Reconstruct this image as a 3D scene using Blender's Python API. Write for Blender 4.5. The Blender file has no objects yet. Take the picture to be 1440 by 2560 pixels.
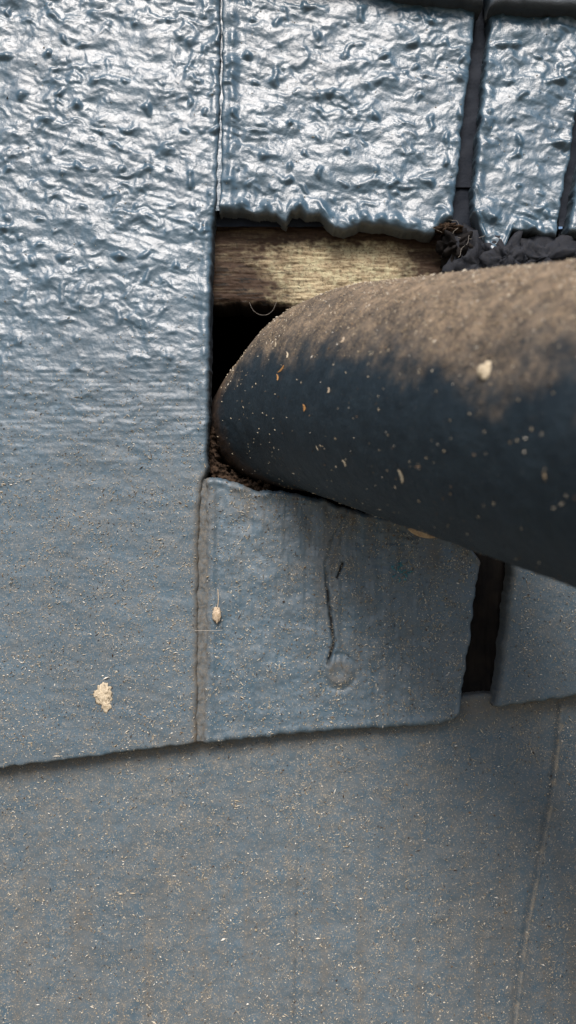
import bpy, math, numpy as np
from mathutils import Vector
S=0.00015; CX,CY=720.0,1280.0; CAMH=1849.0; Z0=1.2
sc=bpy.context.scene
rng=np.random.RandomState(7)
# ---------------------------------------------------------------- noise
_tabs={}
def pn(x,y,s=0):
    if s not in _tabs:
        a=np.random.RandomState(s+100).rand(256,256)*2*np.pi
        _tabs[s]=(np.cos(a),np.sin(a))
    gx,gy=_tabs[s]
    x=np.asarray(x,float)+1000.37; y=np.asarray(y,float)+1000.71
    xi=np.floor(x).astype(int); yi=np.floor(y).astype(int); fx=x-xi; fy=y-yi
    def g(i,j):
        a=(xi+i)&255; b=(yi+j)&255
        return gx[a,b]*(fx-i)+gy[a,b]*(fy-j)
    u=fx*fx*fx*(fx*(fx*6-15)+10); v=fy*fy*fy*(fy*(fy*6-15)+10)
    return ((g(0,0)*(1-u)+g(1,0)*u)*(1-v)+(g(0,1)*(1-u)+g(1,1)*u)*v)*1.5
def fbm(x,y,s=0,o=4):
    t=0;a=1.0;f=1.0
    for k in range(o):
        c,sn=math.cos(0.6*k),math.sin(0.6*k)
        t=t+a*pn((x*c-y*sn)*f,(x*sn+y*c)*f,s+k); a*=0.5; f*=2.03
    return t
def sst(a,b,x):
    t=np.clip((x-a)/(b-a),0,1); return t*t*(3-2*t)
def pl(pts):
    a=np.array(pts,float); return lambda t: np.interp(t,a[:,0],a[:,1])
def segd(X,Y,pts):
    d=np.full(np.shape(X),1e9)
    for (x0,y0),(x1,y1) in zip(pts[:-1],pts[1:]):
        vx,vy=x1-x0,y1-y0; t=np.clip(((X-x0)*vx+(Y-y0)*vy)/(vx*vx+vy*vy),0,1)
        d=np.minimum(d,np.hypot(X-x0-t*vx,Y-y0-t*vy))
    return d
def W(X,Y,h):
    return np.stack([(X-CX)*S,-h*S,(CY-Y)*S+Z0],-1)
# ---------------------------------------------------------------- materials
def nd(nt,t,**k):
    n=nt.nodes.new(t)
    for a,b in k.items(): setattr(n,a,b)
    return n
def newmat(name):
    m=bpy.data.materials.new(name); m.use_nodes=True
    nt=m.node_tree; return m,nt,nt.nodes['Principled BSDF']
def noise(nt,vec,scale,detail=4,rough=0.5):
    n=nd(nt,'ShaderNodeTexNoise'); n.inputs['Scale'].default_value=scale
    n.inputs['Detail'].default_value=detail; n.inputs['Roughness'].default_value=rough
    nt.links.new(vec,n.inputs['Vector']); return n.outputs['Fac']
def ramp(nt,inp,stops):
    r=nd(nt,'ShaderNodeValToRGB'); e=r.color_ramp.elements
    while len(e)<len(stops): e.new(0.5)
    for k,(p,c) in enumerate(stops):
        e[k].position=p; e[k].color=(c if len(c)==4 else (*c,1)) if not isinstance(c,float) else (c,c,c,1)
    nt.links.new(inp,r.inputs[0]); return r.outputs[0]
def mixc(nt,f,a,b):
    m=nd(nt,'ShaderNodeMix',data_type='RGBA')
    for sock,v in ((m.inputs[0],f),(m.inputs[6],a),(m.inputs[7],b)):
        if hasattr(v,'links'): nt.links.new(v,sock)
        elif isinstance(v,(int,float)): sock.default_value=v
        else: sock.default_value=(*v,1)
    return m.outputs[2]
def mth(nt,op,a,b=None,c=None,clamp=False):
    m=nd(nt,'ShaderNodeMath',operation=op); m.use_clamp=clamp
    for i,v in enumerate((a,b,c)):
        if v is None: continue
        if hasattr(v,'links'): nt.links.new(v,m.inputs[i])
        else: m.inputs[i].default_value=v
    return m.outputs[0]
def bump(nt,h,strength,dist,prev=None):
    b=nd(nt,'ShaderNodeBump'); b.inputs['Strength'].default_value=strength; b.inputs['Distance'].default_value=dist
    nt.links.new(h,b.inputs['Height'])
    if prev: nt.links.new(prev,b.inputs['Normal'])
    return b.outputs[0]
def attr(nt,name):
    a=nd(nt,'ShaderNodeAttribute'); a.attribute_name=name; return a.outputs['Fac']

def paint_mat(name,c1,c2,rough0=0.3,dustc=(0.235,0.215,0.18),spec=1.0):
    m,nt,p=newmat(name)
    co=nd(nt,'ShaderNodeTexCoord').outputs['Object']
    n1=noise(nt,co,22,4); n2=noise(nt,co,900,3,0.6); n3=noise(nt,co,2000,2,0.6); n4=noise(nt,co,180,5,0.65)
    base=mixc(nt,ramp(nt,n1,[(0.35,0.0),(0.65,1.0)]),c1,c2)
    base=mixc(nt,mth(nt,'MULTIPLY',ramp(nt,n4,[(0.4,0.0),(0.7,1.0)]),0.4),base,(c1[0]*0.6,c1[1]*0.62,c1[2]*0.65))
    dust=attr(nt,'dust'); dark=attr(nt,'dark'); grime_shade=attr(nt,'grime_shade')
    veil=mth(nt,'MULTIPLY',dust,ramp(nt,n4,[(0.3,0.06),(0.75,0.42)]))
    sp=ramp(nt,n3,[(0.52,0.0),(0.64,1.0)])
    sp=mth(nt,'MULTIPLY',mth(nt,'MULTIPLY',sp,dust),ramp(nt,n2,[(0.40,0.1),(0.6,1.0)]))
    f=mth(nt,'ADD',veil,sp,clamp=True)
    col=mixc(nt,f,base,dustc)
    col=mixc(nt,mth(nt,'MULTIPLY',grime_shade,ramp(nt,n2,[(0.3,0.4),(0.6,1.0)])),col,(0.12,0.10,0.075))
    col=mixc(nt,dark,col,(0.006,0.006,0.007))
    nt.links.new(col,p.inputs['Base Color'])
    r=mth(nt,'MULTIPLY_ADD',dust,0.35,rough0)
    r=mth(nt,'MULTIPLY_ADD',n4,0.15,r); r=mth(nt,'ADD',r,mth(nt,'MULTIPLY',mth(nt,'ADD',dark,grime_shade),0.5),clamp=True)
    nt.links.new(r,p.inputs['Roughness'])
    nt.links.new(mth(nt,'MULTIPLY_ADD',dust,-0.8*spec,spec,clamp=True),p.inputs['Specular IOR Level'])
    b=bump(nt,n2,0.6,0.0003); b=bump(nt,n3,0.5,0.00012,b)
    nt.links.new(b,p.inputs['Normal'])
    return m
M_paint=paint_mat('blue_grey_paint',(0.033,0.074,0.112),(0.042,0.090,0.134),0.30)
M_shadowed=paint_mat('shadowed_old_paint',(0.008,0.012,0.020),(0.013,0.018,0.028),0.6,(0.03,0.03,0.032),spec=0.15)  # darker copy of the paint; shade of gaps and recesses put in the colour

def flat(name,c,c2=None,scale=300,rough=0.8,b=0.0004,spec=None):
    m,nt,p=newmat(name); co=nd(nt,'ShaderNodeTexCoord').outputs['Object']
    n=noise(nt,co,scale,5,0.6)
    nt.links.new(mixc(nt,ramp(nt,n,[(0.35,0.0),(0.65,1.0)]),c,c2 or tuple(x*0.6 for x in c)),p.inputs['Base Color'])
    p.inputs['Roughness'].default_value=rough
    nt.links.new(bump(nt,n,0.6,b),p.inputs['Normal'])
    if spec is not None: p.inputs['Specular IOR Level'].default_value=spec
    return m
M_void=flat('shade_black_cavity',(0.006,0.005,0.004),None,60,0.95,spec=0.05)  # cavity darkness painted as a near-black colour
M_black=flat('shade_black_backing',(0.007,0.007,0.008),(0.015,0.013,0.012),200,0.85,spec=0.12)  # near-black colour stands in for shade deep in the gap

# ---------------------------------------------------------------- mesh utils
def mesh_obj(name,verts,faces,mat,attrs=None,smooth=True,parent=None):
    verts=np.ascontiguousarray(verts,dtype=np.float32)
    me=bpy.data.meshes.new(name)
    if isinstance(faces,np.ndarray):
        k=faces.shape[1]; nf=len(faces)
        me.vertices.add(len(verts)); me.vertices.foreach_set('co',verts.ravel())
        me.loops.add(nf*k); me.loops.foreach_set('vertex_index',faces.astype(np.int32).ravel())
        me.polygons.add(nf); me.polygons.foreach_set('loop_start',(np.arange(nf)*k).astype(np.int32))
        me.update(calc_edges=True); me.validate()
    else:
        me.from_pydata(verts.tolist(),[],faces); me.update()
    me.polygons.foreach_set('use_smooth',[smooth]*len(me.polygons))
    for an,av in (attrs or {}).items():
        a=me.attributes.new(an,'FLOAT','POINT'); a.data.foreach_set('value',np.asarray(av,dtype=np.float32))
    me.materials.append(mat)
    o=bpy.data.objects.new(name,me); sc.collection.objects.link(o)
    if parent: o.parent=parent
    return o
def empty(name):
    e=bpy.data.objects.new(name,None); e.empty_display_size=0.05; sc.collection.objects.link(e); return e
wall=empty('shingle_wall')
surf=[]
def grid_faces(nv,nu,off=0):
    i=np.arange(nv*nu).reshape(nv,nu)+off
    return np.stack([i[:-1,:-1].ravel(),i[1:,:-1].ravel(),i[1:,1:].ravel(),i[:-1,1:].ravel()],-1)
def shingle(name,L,R,T,B,hf,step=3,thick=60,er=12,mat=None,sample=True,afun=None,rag=3.0,seed=0):
    ymid=0.5*(T(np.array([0,1440])).mean()+B(np.array([0,1440])).mean())
    wx=float(R(ymid)-L(ymid)); xm=0.5*float(R(ymid)+L(ymid)); hy=float(B(xm)-T(xm))
    nu=max(4,int(wx/step)+1); nv=max(4,int(hy/step)+1)
    U,V=np.meshgrid(np.linspace(0,1,nu),np.linspace(0,1,nv))
    Lr=lambda y:L(y)+rag*fbm(y/45,y*0+seed*3.1,20+seed,3)
    Rr=lambda y:R(y)+rag*fbm(y/40,y*0+seed*5.3,30+seed,3)
    Tr=lambda x:T(x)+rag*fbm(x/35,x*0+seed*2.7,40+seed,3)
    Br=lambda x:B(x)+rag*fbm(x/35,x*0+seed*1.9,50+seed,3)
    Y=T(xm)+V*hy
    for k in range(6):
        X=Lr(Y)+U*(Rr(Y)-Lr(Y)); Y=Tr(X)+V*(Br(X)-Tr(X))
    e=[X-Lr(Y),Rr(Y)-X,Y-Tr(X),Br(X)-Y]
    em=np.minimum(np.minimum(e[0],e[1]),np.minimum(e[2],e[3])); em=np.maximum(em,0)
    h=hf(X,Y,e)
    q=np.clip(1-em/er,0,1); h=h-er*(1-np.sqrt(np.maximum(0,1-q*q)))
    A=afun(X,Y,e) if afun else {}
    for k in ('dust','dark','grime_shade'): A.setdefault(k,np.zeros_like(X))
    v=[W(X,Y,h).reshape(-1,3)]; at={k:[a.ravel()] for k,a in A.items()}
    f=[grid_faces(nv,nu)]
    idx=np.arange(nv*nu).reshape(nv,nu)
    ring=np.concatenate([idx[0,:-1],idx[:-1,-1],idx[-1,:0:-1],idx[:0:-1,0]])
    n=len(ring); prev=ring; Xr,Yr,hr=X.ravel()[ring],Y.ravel()[ring],h.ravel()[ring]
    off=nv*nu
    for t in (0.12,0.35,0.65,1.0):
        jit=2.0*rng.randn(n)*min(1,rag/3)*(t<1)
        v.append(W(Xr+jit*0.5,Yr+jit*0.5,hr-thick*t))
        for k in at: at[k].append(at[k][0][ring]*(1-0.3*t)+(0.0 if k!='grime_shade' else 0.25*t))
        cur=np.arange(off,off+n); off+=n
        f.append(np.stack([prev,np.roll(prev,-1),np.roll(cur,-1),cur],-1)); prev=cur
    o=mesh_obj(name,np.concatenate(v),np.concatenate(f),mat or M_paint,{k:np.concatenate(a) for k,a in at.items()},parent=wall)
    if sample: surf.append((X[em>8],Y[em>8],h[em>8]))
    return o
tilt=lambda Y:(Y-1850)*0.02
def texA(X,Y,k=1.0):
    a=1-0.5*sst(450,1000,Y+60*pn(X/200,Y/200,3)); a=a*(1-0.6*sst(950,1300,Y))
    wx=X+14*pn(X/50,Y/50,5); wy=Y+14*pn(X/50,Y/50,6)
    p1=fbm(wx/58,wy/38,8,3); p2=pn(wx/28,wy/21,9); p3=fbm(X/15,Y/11,10,2)
    blob=p1*3.2+np.clip(p1-0.0,0,2)**1.15*3.4+np.clip(p2-0.08,0,1)**1.3*5.5+p3*0.7
    th=math.radians(17); u=X*math.cos(th)+Y*math.sin(th); w=-X*math.sin(th)+Y*math.cos(th)
    st=pn(u/70,w/10,11)*0.9+pn(u/110,w/18,12)*1.3
    patch=0.35+0.75*sst(-0.35,0.4,pn(X/150,Y/150,13))
    pim=np.clip(pn(X/36,Y/32,14)-0.42,0,1)**1.2*26
    soft=fbm(X/120,Y/70,16,2)*5
    return k*a*(blob*patch+st*(0.4+0.6*sst(0.2,-0.3,pn(X/200,Y/150,15)))+pim*(0.4+0.6*a)+soft)
def smoothtex(X,Y):
    return pn(X/90,Y/60,60)*1.6+pn(X/28,Y/20,61)*0.7+pn(X/9,Y/9,62)*0.35
def dustA(X,Y):
    return 0.05+0.65*sst(700,1400,Y+80*pn(X/150,Y/150,70))
# left shingle -------------------------------------------------------------
Lx=pl([(0,-420),(2000,-440)])
Lr_=pl([(-200,550),(300,547),(480,539),(560,529),(700,524),(1000,520),(1170,516),(1230,499),(1400,494),(1870,492)])
def hf(X,Y,e):
    h=tilt(Y)+texA(X,Y)+smoothtex(X,Y)
    h+=pn(X/140,Y/9,71)*0.9*sst(800,950,Y)*sst(1250,1080,Y)
    h+=2.5*np.exp(-((e[1]-16)/10)**2)*(1+pn(Y/50,X*0,66))
    return h
def af(X,Y,e):
    g=0.8*np.exp(-(e[1]/11)**2)*sst(1130,1230,Y)+0.35*np.exp(-(e[3]/40)**2)*sst(300,520,X)
    dk=0.55*np.exp(-(e[1]/4)**2)*sst(1180,1100,Y)
    return dict(dust=dustA(X,Y),grime_shade=np.clip(g,0,1),dark=dk)
shingle('shingle_left',Lx,Lr_,pl([(0,-150),(100,-150)]),pl([(-440,1978),(0,1922),(250,1892),(500,1858)]),hf,3,62,10,afun=af,rag=3,seed=1)
# shingle above the hole ---------------------------------------------------
def hf(X,Y,e):
    h=tilt(Y)+texA(X,Y,1.05)+smoothtex(X,Y)
    h+=6*np.exp(-((e[0]-26)/9)**2)*(0.6+1.0*pn(Y/40,X*0,72))
    h+=-3*np.exp(-((e[0]-50)/12)**2)
    h+=np.exp(-((e[3]-20)/14)**2)*(3+15*np.clip(pn(X/30,Y/70,73)+0.1,0,1))-6*np.exp(-((e[3]-54)/20)**2)*np.clip(pn(X/60,Y/60,74)+.4,0,1)
    h+=2*np.exp(-((e[1]-16)/9)**2)*(1+1.5*pn(Y/40,X*0,67))
    return h
def af(X,Y,e):
    return dict(dust=0.06+0*X,grime_shade=np.clip(0.4*np.exp(-(e[3]/5)**2),0,1),dark=0.3*np.exp(-(e[0]/3)**2)+0.3*np.exp(-(e[1]/4)**2))
botU=pl([(540,522),(556,513),(600,518),(650,527),(690,524),(715,546),(728,520),(750,518),(770,530),(800,524),(838,562),(868,566),(905,548),(950,556),(1000,560),(1050,572),(1090,574),(1110,552),(1150,530),(1200,520)])
shingle('shingle_above_hole',pl([(-200,553),(300,551),(520,545),(600,545)]),pl([(-200,1222),(0,1200),(460,1146),(540,1140)]),pl([(0,-150),(100,-150)]),botU,hf,3,50,9,afun=af,rag=4,seed=2)
def hf(X,Y,e):
    h=tilt(Y)+texA(X+500,Y,1.25)+smoothtex(X,Y)+2*np.exp(-((e[0]-14)/9)**2)*(1+1.5*pn(Y/40,X*0,68))
    return h+np.exp(-((e[3]-18)/13)**2)*(3+13*np.clip(pn(X/26,Y/60,75)+0.1,0,1))
shingle('shingle_right_upper',pl([(-200,1262),(0,1238),(450,1192),(640,1185)]),pl([(-200,1530),(0,1500),(400,1432),(560,1402),(700,1390)]),pl([(0,-150),(100,-150)]),
   pl([(1150,470),(1190,520),(1220,600),(1235,628),(1262,636),(1290,566),(1340,572),(1400,582),(1440,566)]),hf,3,50,9,afun=af,rag=5,seed=3)
shingle('shingle_far_right_upper',pl([(-200,1560),(0,1532),(400,1462),(560,1432),(700,1420)]),pl([(0,2150),(100,2140)]),pl([(0,-150),(100,-150)]),
   pl([(1400,570),(2200,540)]),hf,5,50,9,afun=af,rag=4,seed=4)
# patch below the hole -----------------------------------------------------
crk=[(872,1272),(838,1340),(815,1415),(821,1500),(833,1592),(836,1606),(820,1662)]
crk2=[(858,1410),(844,1446)]
rdg=[(885,1290),(866,1345),(862,1400)]
def hf(X,Y,e):
    h=-6+tilt(Y)+smoothtex(X,Y)*1.1+texA(X,Y,0.35)
    h+=pn(X/26,Y/240,76)*2.6+pn(X/9,Y/120,77)*1.0+fbm(X/50,Y/50,84,3)*2
    h+=pn(X/30,Y/8,78)*1.8*sst(860,960,X)*sst(1600,1350,Y)
    d=segd(X+2.5*pn(Y/14,X*0,88),Y,crk); h+=2.5*np.exp(-((d-9)/6)**2)
    h-=9*np.exp(-(d/3.2)**2)*sst(1400,1470,Y)+1.5*np.exp(-(d/3)**2)
    h-=8*np.exp(-(segd(X,Y,crk2)/3)**2)
    h+=3*np.exp(-(segd(X,Y,rdg)/7)**2)
    r=np.hypot(X-848,(Y-1682)); h+=5.5*sst(38,24,r+3*pn(X/12,Y/12,79))-2.5*np.exp(-(r/14)**2)
    h-=3*np.exp(-((r-44)/6)**2)
    h+=6*np.exp(-((e[2]-12)/10)**2)*(0.6+pn(X/30,Y/30,80))
    h+=3*np.exp(-((e[0]-18)/10)**2)+2*np.exp(-((e[3]-14)/9)**2)
    return h
def af(X,Y,e):
    d=segd(X+2.5*pn(Y/14,X*0,88),Y,crk)
    dk=np.exp(-(d/3.0)**4)*np.clip(sst(1440,1490,Y)+0.3*(pn(X/6,Y/14,81)>0.1),0,1)*(0.45+0.55*(pn(X/9,Y/18,85)>-0.12))+np.exp(-(segd(X,Y,crk2)/3)**4)
    g=0.7*np.exp(-(e[0]/12)**2)+0.5*np.exp(-(e[2]/9)**2)*sst(1000,1100,X)+0.6*np.exp(-(np.maximum(0,e[2])/110)**2)*np.clip(pn(X/22,Y/160,82)+.25,0,1)
    r=np.hypot(X-848,(Y-1682)); g+=0.5*np.exp(-((r-20)/12)**2)
    g+=0.3*np.exp(-((d-14)/12)**2)*sst(1700,1400,Y)
    return dict(dust=0.42+0.3*pn(X/60,Y/60,83)+0.2*pn(X/14,Y/150,86),grime_shade=np.clip(g,0,1),dark=np.clip(dk,0,1))
shingle('shingle_below_hole',pl([(1150,514),(1300,510),(1600,514),(1880,504)]),
   pl([(1150,1196),(1360,1200),(1410,1206),(1500,1192),(1600,1180),(1700,1164),(1790,1154),(1860,1140)]),
   pl([(500,1192),(560,1196),(600,1212),(645,1226),(700,1226),(760,1238),(815,1250),(870,1272),(960,1292),(1010,1302),(1080,1326),(1150,1348),(1180,1368),(1206,1405)]),
   pl([(500,1864),(560,1858),(700,1842),(950,1824),(1100,1814),(1135,1806),(1160,1780)]),hf,2.5,54,12,afun=af,rag=4,seed=5)
def hf(X,Y,e): return -4+tilt(Y)+smoothtex(X,Y)+texA(X,Y,0.4)+3*np.exp(-((e[0]-14)/9)**2)
def af(X,Y,e): return dict(dust=0.66+0*X,grime_shade=np.clip(0.3*np.exp(-(e[0]/8)**2),0,1))
shingle('shingle_right_lower',pl([(1000,1300),(1400,1286),(1560,1270),(1690,1256),(1770,1238)]),pl([(0,2150),(100,2140)]),
   pl([(1200,1180),(2200,1100)]),pl([(1236,1772),(1440,1745),(2200,1650)]),hf,3.5,56,12,afun=af,rag=4,seed=6)
# lower course ---------------------------------------------------------------
seamp=[(1424,1780),(1400,2000),(1360,2200),(1330,2350),(1300,2560),(1200,3700)]
def hB(X,Y,e):
    h=-50+(Y-1850)*0.024+smoothtex(X,Y)*1.0+pn(X/12,Y/300,90)*0.6+pn(X/40,Y/500,91)*1.6+fbm(X/60,Y/60,95,3)*1.8+pn(X/14,Y/14,89)*0.5
    s=754-(Y-1900)*0.03; h-=2.2*np.exp(-((X-s)/6)**2)*(0.6+pn(Y/60,X*0,92))+0.8*np.sign(X-s)*np.exp(-np.abs(X-s)/40)
    h+=5.5*np.exp(-(np.hypot(X-1065,Y-2475)/20)**2)+3.5*np.exp(-(np.hypot(X-1100,Y-2310)/18)**2)
    ds=segd(X,Y,seamp); sd_=np.where(X>np.interp(Y,[1780,2000,2200,2350,2560,3700],[1424,1400,1360,1330,1300,1200]),1,-1)
    h+=5*np.exp(-(ds/4.0)**2)*(1+0.5*pn(X/30,Y/30,96))-3.0*np.exp(-((ds*sd_+11)/5)**2)+1.2*(sd_>0)*sst(0,6,ds)
    return h
def af(X,Y,e):
    ds=segd(X,Y,seamp)
    g=0.6*np.exp(-((Y-(1925-0.12*X))/46)**2)+0.36*sst(1700,2500,Y)*(0.5+pn(X/30,Y/400,93))
    g=g*(1-np.exp(-(ds/6)**2)); s=754-(Y-1900)*0.03
    return dict(dust=0.88+0.2*pn(X/200,Y/200,94)+0.2*pn(X/20,Y/300,97)+2.2*np.exp(-(ds/4.5)**2)*np.clip(0.7+pn(X/20,Y/20,98),0,1),grime_shade=np.clip(g,0,1),dark=0.2*np.exp(-((X-s)/4)**2)*np.clip(0.5+1.2*pn(X/30,Y/40,99),0,1)+0.25*np.exp(-(((X-np.interp(Y,[1780,2000,2200,2350,2560,3700],[1424,1400,1360,1330,1300,1200]))+9)/4)**2))
shingle('lower_course_shingle',pl([(0,-440),(100,-440)]),pl([(0,2150),(100,2140)]),pl([(0,1790),(1100,1772),(1180,1752),(1440,1735),(2200,1560)]),pl([(-400,3760),(2200,3500)]),hB,3.6,60,7,afun=af,rag=1.5,seed=7)
# course overlapping the top
def hZ(X,Y,e): return 36+(Y+50)*0.02-30+texA(X,Y+600,0.8)+smoothtex(X,Y)
def af0(X,Y,e): return dict(dust=0.15+0*X)
def afZ(X,Y,e): return dict(dust=0.1+0*X,dark=0.85*np.exp(-(e[3]/26)**2))
shingle('upper_course_shingle',pl([(-3000,-800),(100,-800)]),pl([(-3000,1214),(100,1212)]),pl([(0,-1950),(100,-1950)]),pl([(-800,-220),(0,-150),(900,-48),(1000,-22),(1212,6)]),hZ,8,60,14,afun=afZ,rag=5,sample=False,seed=9)
shingle('upper_course_shingle_right',pl([(-3000,1232),(100,1230)]),pl([(-3000,2150),(100,2140)]),pl([(0,-1950),(100,-1950)]),pl([(1200,10),(1440,22),(2200,30)]),hZ,8,60,14,afun=afZ,rag=5,sample=False,seed=10)
def far(name,x0,x1,y0,y1,base,seed):
    shingle(name,pl([(0,x0),(1,x0)]),pl([(0,x1),(1,x1)]),pl([(0,y0),(1,y0)]),pl([(0,y1),(1,y1)]),
      lambda X,Y,e:base+(Y-y1)*0.024+8*pn(X/70,Y/50,seed)+smoothtex(X,Y),22,64,14,afun=af0,rag=5,sample=False,seed=seed)
k=0
for row,(y0,y1,b) in enumerate([(-5600,-3700,10),(-3850,-1850,10),(-2000,-60,10),(-150,1900,0),(1650,3680,-5),(3500,5500,-5),(5350,7350,-5),(7200,9260,-5)]):
    x=-7000+(row%2)*500
    while x<8600:
        w=700+((row*37+int(x))%5)*130
        a,bx=x+8,x+w-8
        inner=(row in (2,3,4))
        if inner:
            lo=-808 if row==2 else (-448 if row==4 else -430)
            if a<lo<bx: bx=lo-8
            if a<2160<bx: a=2160
        if not inner or bx<=lo or a>=2156:
            if bx-a>120: k+=1; far('shingle_field',a,bx,y0,y1,b,100+k%60)
        x+=w

# ---------------------------------------------------------------- backing & cavity
def panel(name,x0,x1,y0,y1,h,mat,step=8,amp=3,dust=0.0,grime_shade=0.0,seed=0,sx=40,sy=40,parent=wall,hfun=None):
    nu=max(2,int((x1-x0)/step)); nv=max(2,int((y1-y0)/step))
    X,Y=np.meshgrid(np.linspace(x0,x1,nu),np.linspace(y0,y1,nv))
    H=h+tilt(Y)+amp*fbm(X/sx,Y/sy,200+seed,3)
    if hfun: H=H+hfun(X,Y)
    return mesh_obj(name,W(X,Y,H).reshape(-1,3),grid_faces(nv,nu),mat,{'dust':np.full(X.size,dust),'grime_shade':np.full(X.size,grime_shade),'dark':np.zeros(X.size)},parent=parent)
panel('backing_upper',500,2100,-140,540,-44,M_shadowed,8,4,0.1,0.0,1)
panel('seam_fill_upper',530,566,-140,512,-8,M_paint,3,2.0,0.05,0.0,2)
panel('seam_fill_lower',478,524,1196,1856,-9,M_paint,2.5,4,0.75,0.6,3,11,26)
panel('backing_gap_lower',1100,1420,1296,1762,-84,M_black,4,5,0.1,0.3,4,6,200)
panel('backing_right',1230,2100,540,1290,-58,M_shadowed,8,6,0.0,0.0,5)
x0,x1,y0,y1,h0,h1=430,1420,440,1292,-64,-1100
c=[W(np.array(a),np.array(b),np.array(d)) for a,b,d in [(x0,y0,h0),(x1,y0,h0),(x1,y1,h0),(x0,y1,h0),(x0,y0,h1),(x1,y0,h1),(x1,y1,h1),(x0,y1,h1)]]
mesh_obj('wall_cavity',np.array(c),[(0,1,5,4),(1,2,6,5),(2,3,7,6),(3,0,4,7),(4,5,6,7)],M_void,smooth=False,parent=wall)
def blob(name,cx,cy,ch,rx,ry,rh,mat,seed,amp=0.35,n=56,parent=wall,at=None,grime_shade=0.1):
    th=np.linspace(0,2*np.pi,n,endpoint=False); ph=np.linspace(0,np.pi,n//2)
    T_,P_=np.meshgrid(th,ph)
    r=1+amp*fbm(2.2*np.cos(T_)*np.sin(P_)+seed,2.2*np.sin(T_)*np.sin(P_)+2*np.cos(P_),300+seed,5)
    X=cx+rx*r*np.sin(P_)*np.cos(T_); Y=cy+ry*r*np.sin(P_)*np.sin(T_); H=ch+rh*r*np.cos(P_)
    nv,nu=X.shape; i=np.arange(nv*nu).reshape(nv,nu); j=np.roll(i,-1,1)
    f=np.stack([i[:-1].ravel(),i[1:].ravel(),j[1:].ravel(),j[:-1].ravel()],-1)
    return mesh_obj(name,W(X,Y,H).reshape(-1,3),f,mat,{'dust':np.full(X.size,0.1),'dark':np.zeros(X.size),'grime_shade':np.full(X.size,grime_shade)},parent=parent)
M_rot=flat('rotten_wood_crumbs',(0.060,0.040,0.027),(0.008,0.006,0.005),600,0.95,0.0008,spec=0.1)
blob('rot_edge_block',1205,650,-62,75,95,45,M_shadowed,1,0.5)
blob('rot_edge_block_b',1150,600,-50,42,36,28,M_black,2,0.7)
blob('rot_edge_block_c',1270,640,-30,50,50,24,M_shadowed,3,0.6)
blob('rot_edge_block_d',1370,640,-48,90,60,30,M_shadowed,4,0.6)
blob('rot_edge_block_e',1125,560,-30,30,12,14,M_rot,5,0.6)
rotl=[(512,1010),(514,1110),(526,1165),(575,1206),(660,1228)]
panel('rotten_edge',500,700,1000,1250,-46,M_rot,2,9,0,0,7,12,12,
      hfun=lambda X,Y:-240*sst(16,50,segd(X,Y,rotl)+16*pn(X/18,Y/18,260)+9*pn(X/7,Y/7,261))-50*sst(1080,1010,Y))

# ---------------------------------------------------------------- old wooden board in the hole
m,nt,p=newmat('weathered_wood'); co=nd(nt,'ShaderNodeTexCoord').outputs['Object']
mp=nd(nt,'ShaderNodeMapping'); mp.inputs['Scale'].default_value=(0.12,1,1); nt.links.new(co,mp.inputs[0])
g1=noise(nt,mp.outputs[0],1100,5,0.65); g2=noise(nt,co,260,5,0.7); g3=noise(nt,co,1500,3,0.6); g5=noise(nt,mp.outputs[0],400,4,0.7)
col=ramp(nt,g1,[(0.3,(0.09,0.065,0.04)),(0.5,(0.28,0.225,0.14)),(0.7,(0.50,0.44,0.29))])
col=mixc(nt,ramp(nt,g2,[(0.48,0.0),(0.64,0.75)]),col,(0.42,0.40,0.26))
col=mixc(nt,ramp(nt,g3,[(0.55,0.0),(0.66,0.7)]),col,(0.08,0.055,0.03))
gg=mth(nt,'MULTIPLY',attr(nt,'grime_shade'),ramp(nt,g5,[(0.25,0.68),(0.5,1.0)]))
col=mixc(nt,gg,col,(0.034,0.019,0.011))
col=mixc(nt,attr(nt,'dark'),col,(0.005,0.004,0.003))
nt.links.new(col,p.inputs['Base Color']); p.inputs['Roughness'].default_value=0.75; p.inputs['Specular IOR Level'].default_value=0.3
nt.links.new(bump(nt,g1,0.7,0.0005,bump(nt,g3,0.5,0.0002)),p.inputs['Normal']); M_wood=m
X,Y=np.meshgrid(np.linspace(470,1180,240),np.linspace(0,1,90))
yb=736+6*fbm(X/30,X*0,401,4)+10*sst(640,800,X); yt=500+0*X
v=Y; Y=yt+(yb-yt)*v
H=-66+tilt(Y)+3*pn(X/90,Y/7,402)+1.8*pn(X/14,Y/9,403)+3*pn(X/70,Y/50,404)
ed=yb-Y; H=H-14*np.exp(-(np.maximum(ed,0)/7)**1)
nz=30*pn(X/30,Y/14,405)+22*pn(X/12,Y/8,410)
gr=sst(760,560,X+nz*1.4)*1.1+1.1*sst(980,1090,X+nz)+1.0*sst(596,560,Y+0.5*nz)+0.6*sst(645,690,Y+0.5*nz)*sst(760,620,X)+0.35*np.clip(pn(X/40,Y/16,411),0,1)+0.4*sst(14,3,ed+0.3*nz)  # real grime, plus the hole edge's shadow painted along the top
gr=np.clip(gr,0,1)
dk=np.clip(np.exp(-(np.maximum(ed,0)/4)**2)*0.8+0.9*(pn(X/60,Y/5,409)>0.36)*sst(840,640,X)*sst(600,660,Y)+0.5*(pn(X/9,Y/7,412)>0.5),0,1)  # lower edge shading painted in, with dark streaks and spots
nv,nu=X.shape; V_=[W(X,Y,H).reshape(-1,3)]; F_=[grid_faces(nv,nu)]
idx=np.arange(nv*nu).reshape(nv,nu)[-1]
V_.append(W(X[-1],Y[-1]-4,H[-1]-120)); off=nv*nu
F_.append(np.stack([idx[:-1],np.arange(off,off+nu-1),np.arange(off+1,off+nu),idx[1:]],-1))
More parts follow.
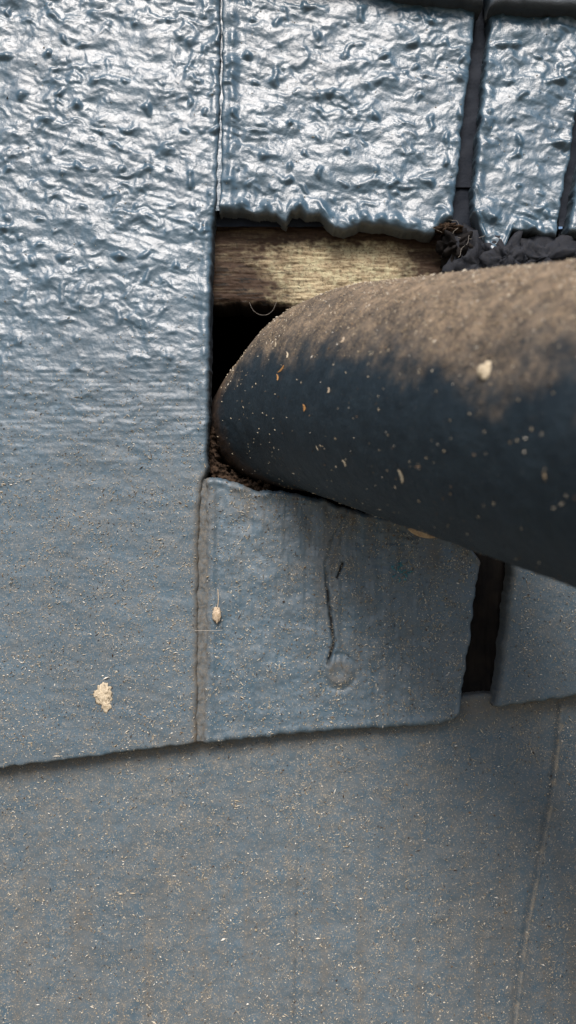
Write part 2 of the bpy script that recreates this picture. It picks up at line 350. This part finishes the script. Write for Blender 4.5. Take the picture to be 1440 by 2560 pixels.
mesh_obj('wooden_board',np.concatenate(V_),np.concatenate(F_),M_wood,{'grime_shade':np.concatenate([gr.ravel(),gr[-1]]),'dark':np.concatenate([dk.ravel(),np.ones(nu)])})

# ---------------------------------------------------------------- pipe
ctrl=np.array([(565,1082,-330,60),(605,1060,-230,128),(668,1040,-150,172),(736,1022,-80,206),(802,1006,-10,234),(864,1004,65,248),(918,1017,150,254),(975,1041,250,255),
  (1117,1101,500,255),(1405,1223,1000,255),(1692,1345,1500,255),(2267,1589,2500,255)],float)
def catmull(P,n):
    out=[]
    Q=np.vstack([2*P[0]-P[1],P,2*P[-1]-P[-2]])
    for i in range(1,len(Q)-2):
        L_=np.linalg.norm(Q[i+1]-Q[i]); m_=max(4,int(L_/n))
        t=np.linspace(0,1,m_,endpoint=False)[:,None]
        a,b,c_,d=Q[i-1],Q[i],Q[i+1],Q[i+2]
        t1=(c_-a)/ (np.linalg.norm(c_-b)+np.linalg.norm(b-a))*L_; t2=(d-b)/(np.linalg.norm(d-c_)+np.linalg.norm(c_-b))*L_
        out.append((2*t**3-3*t**2+1)*b+(t**3-2*t**2+t)*t1+(-2*t**3+3*t**2)*c_+(t**3-t**2)*t2)
    out.append(Q[-2][None]); return np.vstack(out)
C=catmull(ctrl,4.5)
P3=W(C[:,0],C[:,1],C[:,2])/S; Rr=C[:,3]
Tn=np.gradient(P3,axis=0); Tn/=np.linalg.norm(Tn,axis=1)[:,None]
up=np.array([0,0,1.0]); Bn=np.cross(Tn,up); Bn/=np.linalg.norm(Bn,axis=1)[:,None]; Nn=np.cross(Bn,Tn)
na=360; A=np.linspace(0,2*np.pi,na,endpoint=False)
s=np.concatenate([[0],np.cumsum(np.linalg.norm(np.diff(P3,axis=0),axis=1))])
SS,AA=np.meshgrid(s,A,indexing='ij')
per=lambda sx,ax,sd:(pn(SS/sx,AA*ax,sd)*(1-sst(5.4,6.28,AA))+pn(SS/sx,(AA-2*np.pi)*ax,sd)*sst(5.4,6.28,AA))
rad=Rr[:,None]+2.2*per(90,2.5,500)+1.0*per(30,9,501)+0.8*per(9,26,502)
dirv=np.cos(AA)[...,None]*Nn[:,None,:]+np.sin(AA)[...,None]*Bn[:,None,:]
V=P3[:,None,:]+rad[...,None]*dirv
upn=dirv[...,2]; Hh=-V[...,1]
edge=0.40+0.22*per(150,1.6,503)+0.15*per(45,5,504)+0.08*per(14,14,505)-0.00018*np.clip(Hh,0,900)
dust=0.55*sst(-0.18,0.18,upn-edge)+0.45*sst(0.0,0.55,upn-edge)
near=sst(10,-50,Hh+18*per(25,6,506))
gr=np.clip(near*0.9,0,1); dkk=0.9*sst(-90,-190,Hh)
nv,nu=SS.shape; i=np.arange(nv*nu).reshape(nv,nu); j=np.roll(i,-1,1)
F=np.stack([i[:-1].ravel(),i[1:].ravel(),j[1:].ravel(),j[:-1].ravel()],-1)[:, ::-1]
m,nt,p=newmat('dusty_painted_pipe'); co=nd(nt,'ShaderNodeTexCoord').outputs['Object']
n1=noise(nt,co,160,5,0.65); n2=noise(nt,co,700,4,0.65); n3=noise(nt,co,2200,2,0.6)
base=mixc(nt,ramp(nt,n1,[(0.35,0.0),(0.65,1.0)]),(0.007,0.013,0.019),(0.013,0.022,0.030))
d=attr(nt,'dust'); 
dd=mth(nt,'MULTIPLY',d,ramp(nt,n2,[(0.28,0.30),(0.58,1.0)]))
dcol=mixc(nt,ramp(nt,n1,[(0.36,0.0),(0.64,1.0)]),(0.050,0.037,0.028),(0.20,0.15,0.105))
dcol=mixc(nt,ramp(nt,n3,[(0.50,0.0),(0.66,0.85)]),dcol,(0.38,0.29,0.18))
col=mixc(nt,dd,base,dcol)
col=mixc(nt,mth(nt,'MULTIPLY',attr(nt,'grime_shade'),ramp(nt,n2,[(0.3,0.3),(0.6,0.9)])),col,(0.055,0.036,0.025))
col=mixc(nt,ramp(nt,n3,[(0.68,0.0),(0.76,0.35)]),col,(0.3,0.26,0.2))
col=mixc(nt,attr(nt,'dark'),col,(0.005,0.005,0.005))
nt.links.new(col,p.inputs['Base Color'])
nt.links.new(mth(nt,'MULTIPLY_ADD',d,0.45,0.45,clamp=True),p.inputs['Roughness']); p.inputs['Specular IOR Level'].default_value=0.35
nt.links.new(bump(nt,n2,0.55,0.0004,bump(nt,n3,0.5,0.0002)),p.inputs['Normal']); M_pipe=m
pipe=mesh_obj('drain_pipe',(V*S).reshape(-1,3),F,M_pipe,{'dust':dust.ravel(),'grime_shade':gr.ravel(),'dark':dkk.ravel()})

# ---------------------------------------------------------------- debris flecks
m,nt,p=newmat('pollen_and_plant_flecks')
t=attr(nt,'tone'); nt.links.new(ramp(nt,t,[(0.0,(0.04,0.025,0.018)),(0.12,(0.16,0.10,0.05)),(0.3,(0.30,0.25,0.17)),(0.7,(0.47,0.42,0.33)),(1.0,(0.66,0.63,0.56))]),p.inputs['Base Color'])
p.inputs['Roughness'].default_value=0.8; M_fl=m
def flecks(name,Pw,Nw,ln,wd,tone,mat=None):
    n=len(Pw); r=rng.rand(n)*2*np.pi
    a=np.cross(Nw,[0.3,0.1,0.95]); a/=np.linalg.norm(a,axis=1)[:,None]; b=np.cross(Nw,a)
    d1=np.cos(r)[:,None]*a+np.sin(r)[:,None]*b; d2=np.cross(Nw,d1)
    lift=(rng.rand(n)*0.35)[:,None]*ln[:,None]*Nw
    v=np.stack([Pw-d1*ln[:,None]/2,Pw+d2*wd[:,None]/2,Pw+d1*ln[:,None]/2+lift,Pw-d2*wd[:,None]/2,Pw+Nw*wd[:,None]*0.6+lift*0.5],1)*S
    base=np.arange(n)[:,None]*5
    f=np.concatenate([base+[0,3,4],base+[3,2,4],base+[2,1,4],base+[1,0,4]])
    return mesh_obj(name,v.reshape(-1,3),f.astype(int),mat or M_fl,{'tone':np.repeat(tone,5)},smooth=False)
SX=np.concatenate([a[0] for a in surf]);SY=np.concatenate([a[1] for a in surf]);SH=np.concatenate([a[2] for a in surf])
ok=(SX>-150)&(SX<1600)&(SY>-100)&(SY<2800)
SX,SY,SH=SX[ok],SY[ok],SH[ok]
cl=0.35+1.3*np.clip(pn(SX/60,SY/60,600)+0.4,0,1)
dens=(0.03+0.97*sst(750,1250,SY))*cl
N=32000; pick=rng.choice(len(SX),N,p=dens/dens.sum())
Pw=np.stack([SX[pick]-CX+rng.randn(N)*2,-SH[pick]-0.6,CY-SY[pick]+Z0/S+rng.randn(N)*2],-1)
Nw=np.tile([0,-1.0,0],(N,1))
sz=rng.lognormal(0,0.5,N)
flecks('plant_debris',Pw,Nw,np.clip(3.8*sz,2,20),np.clip(1.7*rng.lognormal(0,0.4,N),0.9,7),np.clip(0.5+0.28*rng.randn(N),0,1)*(rng.rand(N)>0.06))
Vf=V.reshape(-1,3); Df=dirv.reshape(-1,3); w=(0.10+0.9*dust.ravel())*(Hh.ravel()<1500)*(Hh.ravel()>-60)
N=6500; pk=rng.choice(len(Vf),N,p=w/w.sum()); sz=rng.lognormal(0,0.45,N)
flecks('pipe_debris',Vf[pk]+Df[pk]*0.5,Df[pk],np.clip(3.8*sz,2,15),np.clip(1.7*rng.lognormal(0,0.3,N),1,5),np.clip(0.45+0.25*rng.randn(N),0,1))
sel=np.where((np.hypot((SX-1005)/26,(SY-1430)/24)<1))[0]; pk=rng.choice(sel,26)
M_teal=flat('turquoise_paint',(0.06,0.25,0.30),(0.03,0.14,0.19),900,0.6)
Pt=np.stack([SX[pk]-CX,-SH[pk]-0.4,CY-SY[pk]+Z0/S],-1)
flecks('old_paint_flakes',Pt,np.tile([0,-1.0,0],(26,1)),rng.uniform(6,15,26),rng.uniform(3,6,26),np.zeros(26),M_teal)

M_cream=flat('dried_bird_dropping',(0.52,0.46,0.35),(0.36,0.30,0.21),1500,0.9)
M_husk=flat('seed_husk_skin',(0.50,0.42,0.32),(0.35,0.27,0.18),1500,0.7)
M_leaf=flat('dry_leaf',(0.45,0.34,0.20),(0.28,0.18,0.10),800,0.6)
M_org=flat('orange_bract',(0.42,0.22,0.07),(0.3,0.15,0.05),1500,0.7)
blob('bird_dropping',258,1735,0,20,21,4,M_cream,11,0.6,60,None)
blob('bird_dropping.001',266,1762,0,9,16,3,M_cream,12,0.6,40,None)
blob('seed_husk',542,1537,1,10,19,5,M_husk,13,0.35,40,None)
def strand(name,pts,r,mat):
    cu=bpy.data.curves.new(name,'CURVE'); cu.dimensions='3D'; sp=cu.splines.new('POLY')
    P_=np.array(pts,float); tt=np.linspace(0,len(P_)-1,len(P_)*5)
    Q=np.stack([np.interp(tt,np.arange(len(P_)),P_[:,k_]) for k_ in range(3)],1)
    for _ in range(6): Q[1:-1]=(Q[:-2]+Q[1:-1]*2+Q[2:])/4
    sp.points.add(len(Q)-1)
    for q,(x,y,h) in zip(sp.points,Q):
        wv=W(np.array(float(x)),np.array(float(y)),np.array(float(h))); q.co=(*wv,1)
    cu.bevel_depth=r*S; cu.bevel_resolution=1; cu.materials.append(mat)
    o=bpy.data.objects.new(name,cu); sc.collection.objects.link(o); return o
M_web=flat('spider_silk',(0.35,0.32,0.28),None,500,0.6)
strand('husk_stalk',[(544,1520,4),(547,1498,5),(545,1472,6)],1.2,M_husk)
strand('web_line',[(487,1577,-2),(510,1576,1),(535,1577,2),(556,1575,3)],0.7,M_web)  # thin web line across the seam
def curl(name,cx,cy,h,r,n,seed,rad=0.35):
    q=np.random.RandomState(seed); a=q.rand()*6; pts=[]; x,y=cx,cy
    for k in range(n):
        a+=q.randn()*0.45; x+=math.cos(a)*r; y+=math.sin(a)*r; pts.append((x,y,h+2*math.sin(k*0.5)))
    return strand(name,pts,rad,M_web)
web=empty('cobweb')
for kk,(cx,cy,h,n) in enumerate([(850,1905,-44,26),(875,1890,-44,20),(1010,2040,-42,14),(1130,590,-22,14),(1180,575,-20,12),(760,200,-20,8)]):
    c_=curl('web_strand',cx,cy,h,6,n,kk+50); c_.parent=web
for pts in ([(1080,560,-18),(1130,580,-28),(1190,590,-28),(1240,575,-15)],[(620,738,-60),(628,758,-64),(645,770,-66),(668,770,-66),(682,758,-64),(690,738,-60)]):
    c_=strand('web_strand',pts,0.35,M_web); c_.parent=web
def sliver(name,x,y,h,ln,wd,ang,mat,curlh=8):
    n=14;t=np.linspace(-1,1,n); V_=[];ca,sa=math.cos(ang),math.sin(ang)
    for q in t:
        wdt=wd*(1-abs(q)**2.2)*0.5+0.3
        for sgn,dh in ((-1,0),(0,2.2),(1,0)):
            xx=q*ln/2; yy=sgn*wdt+curlh*0.4*q*q
            V_.append(W(np.array(x+xx*ca-yy*sa),np.array(y+xx*sa+yy*ca),np.array(h+dh+curlh*q*q*0.5)))
    f=[]
    for a_ in range(n-1):
        for b_ in range(2):
            f.append((a_*3+b_,a_*3+b_+1,a_*3+b_+4,a_*3+b_+3))
    return mesh_obj(name,np.array(V_),f,mat)
sliver('dried_leaf',1052,1330,10,72,24,0.30,M_leaf)
def on_pipe(ix,iy):
    o_=np.array([0,-CAMH,Z0/S]); d_=np.array([ix-CX,CAMH,CY-iy]); d_/=np.linalg.norm(d_)
    rel=Vf-o_; tt=rel@d_; dist=np.linalg.norm(rel-tt[:,None]*d_,axis=1)
    cand=np.where(dist<6)[0]; 
    if len(cand)==0: return None
    return cand[np.argmin(tt[cand])]
for nm,ix,iy,ln,wd,mt in [('seed_scale',998,1192,26,9,M_cream),('seed_scale',755,1022,14,8,M_org),('seed_scale',858,1163,14,6,M_cream),('seed_scale',715,885,16,5,M_cream),('seed_scale',818,980,10,4,M_husk),('seed_scale',700,920,26,5,M_org),('seed_scale',855,845,12,6,M_husk),('seed_scale',690,940,14,4,M_org)]:
    c_=on_pipe(ix,iy)
    if c_ is None: continue
    P_=Vf[c_];N_=Df[c_]
    a_=np.cross(N_,[0.4,0.2,0.9]);a_/=np.linalg.norm(a_);b_=np.cross(N_,a_); th=rng.rand()*3
    u_=math.cos(th)*a_+math.sin(th)*b_; w_=np.cross(N_,u_); vs=[]
    for q in np.linspace(-1,1,9):
        wt=wd/2*(1-abs(q)**2)+0.2
        for sg,l in ((-1,0.5),(0,2.5),(1,0.5)): vs.append((P_+u_*q*ln/2+w_*sg*wt+N_*(l+1.5*q*q))*S)
    f=[(a3*3+b3,a3*3+b3+1,a3*3+b3+4,a3*3+b3+3) for a3 in range(8) for b3 in range(2)]
    mesh_obj(nm,np.array(vs),f,mt)
c_=on_pipe(1215,922)
if c_ is not None:
    P_=Vf[c_]; blob('bird_dropping.002',P_[0]+CX,CY-(P_[2]-Z0/S),-P_[1],11,13,4,M_cream,21,0.5,40,None)

# ---------------------------------------------------------------- unseen ground, added for bounce light
m,nt,p=newmat('ground_soil'); co=nd(nt,'ShaderNodeTexCoord').outputs['Object']
nt.links.new(ramp(nt,noise(nt,co,6,8,0.7),[(0.3,(0.10,0.085,0.06)),(0.7,(0.20,0.18,0.13))]),p.inputs['Base Color']); p.inputs['Roughness'].default_value=0.95
mesh_obj('ground',np.array([(-200,-200,0),(200,-200,0),(200,200,0),(-200,200,0)],float),[(0,1,2,3)],m,smooth=False)

# ---------------------------------------------------------------- light
EL,ROT=math.radians(46),math.radians(185)
w_=bpy.data.worlds.new('World'); sc.world=w_; w_.use_nodes=True; nt=w_.node_tree
sk=nt.nodes.new('ShaderNodeTexSky'); sk.sky_type='NISHITA'; sk.sun_disc=False; sk.sun_elevation=EL; sk.sun_rotation=ROT; sk.dust_density=3.0
nt.links.new(sk.outputs[0],nt.nodes['Background'].inputs[0]); nt.nodes['Background'].inputs[1].default_value=0.14
sd=Vector((math.sin(ROT)*math.cos(EL),math.cos(ROT)*math.cos(EL),math.sin(EL)))
l=bpy.data.lights.new('sun','SUN'); l.energy=5.0; l.angle=math.radians(25); l.color=(1,0.91,0.84)
lo=bpy.data.objects.new('sun',l); lo.rotation_euler=sd.to_track_quat('Z','Y').to_euler(); lo.location=(0,-2,4); sc.collection.objects.link(lo)
# ---------------------------------------------------------------- camera
cd=bpy.data.cameras.new('camera'); cam=bpy.data.objects.new('camera',cd); sc.collection.objects.link(cam); sc.camera=cam
cam.location=(0,-CAMH*S,Z0); cam.rotation_euler=(math.pi/2,0,0)
cd.sensor_fit='VERTICAL'; cd.sensor_height=36; cd.lens=26; cd.clip_start=0.005; cd.clip_end=1000
cd.dof.use_dof=True; cd.dof.focus_distance=CAMH*S*1.0; cd.dof.aperture_fstop=11
sc.view_settings.view_transform='Standard'; sc.view_settings.look='None'; sc.view_settings.exposure=0
